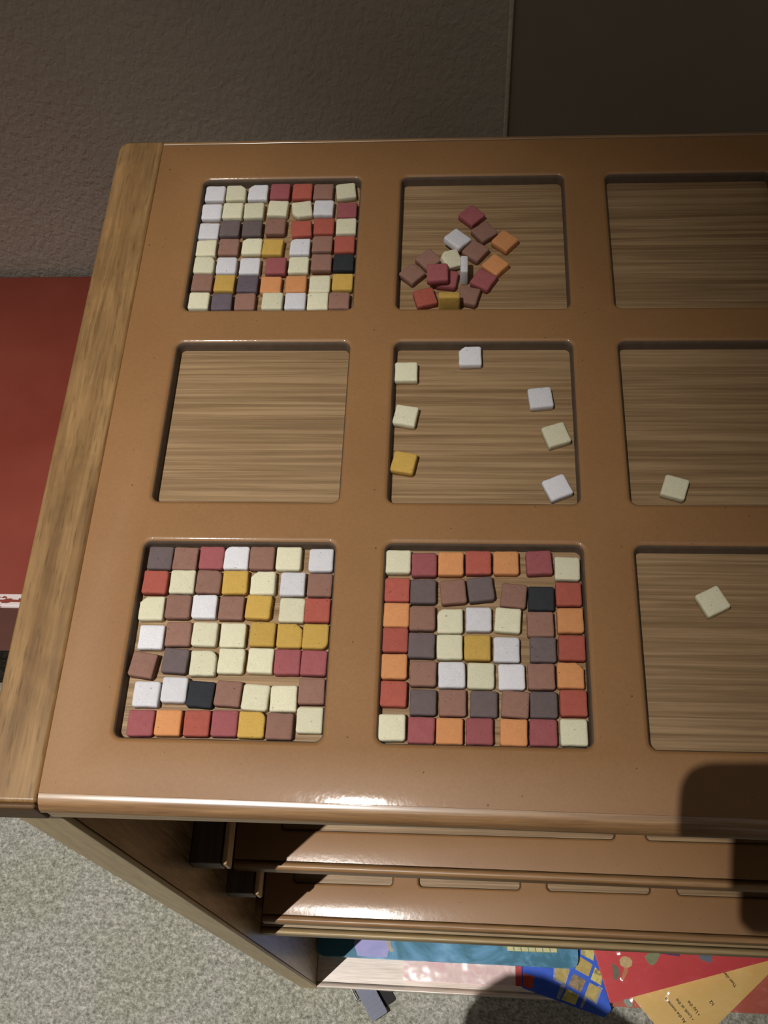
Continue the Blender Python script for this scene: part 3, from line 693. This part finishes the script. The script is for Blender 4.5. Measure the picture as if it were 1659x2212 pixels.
J = dict(pel=((px, -0.76, 0.93), (0.13, 0.10)), bel=((px, -0.75, 1.06), (0.125, 0.095)), che=((px, -0.735, 1.24), (0.135, 0.10)), nec=((px, -0.715, 1.40), 0.055),
         jaw=((px, -0.69, 1.485), (0.055, 0.06)), hea=((px, -0.665, 1.56), (0.072, 0.088)), cro=((px, -0.675, 1.625), (0.060, 0.072)),
         lsh=((px - 0.17, -0.73, 1.345), 0.055), lel=((-0.066, -0.466, 1.035), 0.042), lwr=((0.030, -0.515, 1.065), 0.027), lpa=((0.085, -0.520, 1.08), (0.034, 0.018)),
         rsh=((px + 0.17, -0.73, 1.345), 0.055), rel=((0.40, -0.62, 1.08), 0.040), rwr=((0.275, -0.475, 1.110), 0.027), rpa=((0.215, -0.452, 1.118), (0.034, 0.018)),
         lhi=((px - 0.09, -0.76, 0.86), 0.085), lkn=((px - 0.11, -0.74, 0.49), 0.058), lan=((px - 0.12, -0.77, 0.09), 0.038), lto=((px - 0.13, -0.63, 0.035), 0.035),
         rhi=((px + 0.09, -0.76, 0.86), 0.085), rkn=((px + 0.11, -0.74, 0.49), 0.058), ran=((px + 0.12, -0.77, 0.09), 0.038), rto=((px + 0.13, -0.63, 0.035), 0.035))
E = [('pel', 'bel'), ('bel', 'che'), ('che', 'nec'), ('nec', 'jaw'), ('jaw', 'hea'), ('hea', 'cro'), ('che', 'lsh'), ('lsh', 'lel'), ('lel', 'lwr'), ('lwr', 'lpa'),
     ('che', 'rsh'), ('rsh', 'rel'), ('rel', 'rwr'), ('rwr', 'rpa'), ('pel', 'lhi'), ('lhi', 'lkn'), ('lkn', 'lan'), ('lan', 'lto'), ('pel', 'rhi'), ('rhi', 'rkn'), ('rkn', 'ran'), ('ran', 'rto')]
# right hand: four fingers behind the phone, thumb on its screen side; left hand relaxed, fingers slightly curled
J['rpa'] = (cl(118, -18, 14), (0.034, 0.018)); J['rwr'] = (cl(165, -70, 22), 0.027)
J['rel'] = (Vector((0.42, -0.60, 1.02)), 0.040)
for s_ in ('l', 'r'):
    P0 = Vector(J[s_ + 'pa'][0])
    for f, (dy, L, r) in enumerate(((24, 0.95, 8.5), (8, 1.08, 9), (-8, 1.0, 8.5), (-24, 0.80, 7.5))):
        ks = ['%s%d%d' % (s_, f, q) for q in range(4)]
        if s_ == 'r':
            ky = -14 + dy * 0.75
            pts = [P0.lerp(cl(PX + 110, ky, 8), 0.5), cl(PX + 108, ky, -4), cl(PX + 100 - 10 * L, ky + 1, -11), cl(PX + 92 - 22 * L, ky + 2, -9)]
        else:
            side = Vector((0.15, 0.75, 0.25)).normalized() * dy * MM * 0.9; fw = Vector((0.95, -0.18, -0.10)); dn = Vector((0.35, -0.1, -0.9))
            pts = [P0 + side * 0.8 + fw * 0.030, P0 + side + fw * 0.048 * L, P0 + side + fw * 0.064 * L + dn * 0.012, P0 + side + fw * 0.070 * L + dn * 0.032]
        for q, k in enumerate(ks): J[k] = (pts[q], r * (1.1, 1.0, 0.92, 0.78)[q] * MM)
        E += [(s_ + 'pa', ks[0])] + list(zip(ks, ks[1:]))
    if s_ == 'r': tp_ = [P0.lerp(cl(PX + 108, 14, 22), 0.5), cl(PX + 104, 14, 23), cl(PX + 82, 8, 21.5)]
    else: tp_ = [P0 + Vector((0.005, 0.026, 0.004)), P0 + Vector((0.026, 0.040, -0.004)), P0 + Vector((0.046, 0.036, -0.014))]
    for q in range(3): J['%st%d' % (s_, q)] = (tp_[q], (0.0115, 0.0105, 0.0085)[q])
    E += [(s_ + 'pa', s_ + 't0'), (s_ + 't0', s_ + 't1'), (s_ + 't1', s_ + 't2')]
BODY = pp(skin_obj('body', J, E, SKIN, None, 'pel'))
# clothes: shells lifted off the finished body surface, ending at neckline, cuffs, waist and hems
bpy.context.view_layer.update()
dg = bpy.context.evaluated_depsgraph_get(); bme = bpy.data.meshes.new_from_object(BODY.evaluated_get(dg))
def shell(name, test, lift, mat):
    bm = bmesh.new(); bm.from_mesh(bme)
    kill = [f for f in bm.faces if not test(f.calc_center_median())]
    bmesh.ops.delete(bm, geom=kill, context='FACES'); bm.normal_update()
    for v_ in bm.verts: v_.co += v_.normal * lift
    me = bpy.data.meshes.new(name); bm.to_mesh(me); bm.free()
    o = link(name, me, mat, None, smooth=True); pp(o)
    sd = o.modifiers.new('thickness', 'SOLIDIFY'); sd.thickness = 0.004; sd.offset = -1; return o
def hand_zone(c): return (c - Vector(J['lpa'][0])).length < 0.085 or (c - Vector(J['rpa'][0])).length < 0.115
shell('jacket', lambda c: 0.86 < c.z < 1.425 and not hand_zone(c), 0.014, CLO)
shell('trousers', lambda c: 0.075 < c.z < 0.94 and c.y < -0.66, 0.010, TRO)
for s, sx in (('l', -1), ('r', 1)):
    shell('shoe', lambda c, sx=sx: c.z < 0.10 and (c.x - px) * sx > 0, 0.009, SHO)
def ball(name, c, r, sc, mat):
    bm = bmesh.new(); bmesh.ops.create_uvsphere(bm, u_segments=16, v_segments=10, radius=r)
    me = bpy.data.meshes.new(name); bm.to_mesh(me); bm.free()
    o = link(name, me, mat, smooth=True); o.scale = sc; o.location = c; return pp(o)
hc = Vector(J['hea'][0])
hr = ball('hair', hc + Vector((0, -0.022, 0.035)), 0.1, (0.92, 1.06, 0.98), HAIR)
EYE = mat_plain('eye_white', (230, 228, 222), 0.2); IRI = mat_plain('iris', (60, 44, 30), 0.2); LIP = mat_plain('lips', (176, 100, 92), 0.4)
for sx in (-1, 1):
    ball('eye', hc + Vector((sx * 0.030, 0.070, -0.018)), 0.011, (1, 0.8, 0.8), EYE)
    ball('iris', hc + Vector((sx * 0.030, 0.078, -0.022)), 0.0055, (1, 0.6, 1), IRI)
    ball('ear', hc + Vector((sx * 0.078, -0.01, -0.03)), 0.024, (0.35, 0.7, 1.1), SKIN)
ball('nose', hc + Vector((0, 0.086, -0.045)), 0.014, (0.8, 1.1, 1.5), SKIN)
ball('mouth', hc + Vector((0, 0.066, -0.080)), 0.020, (1.1, 0.5, 0.35), LIP)
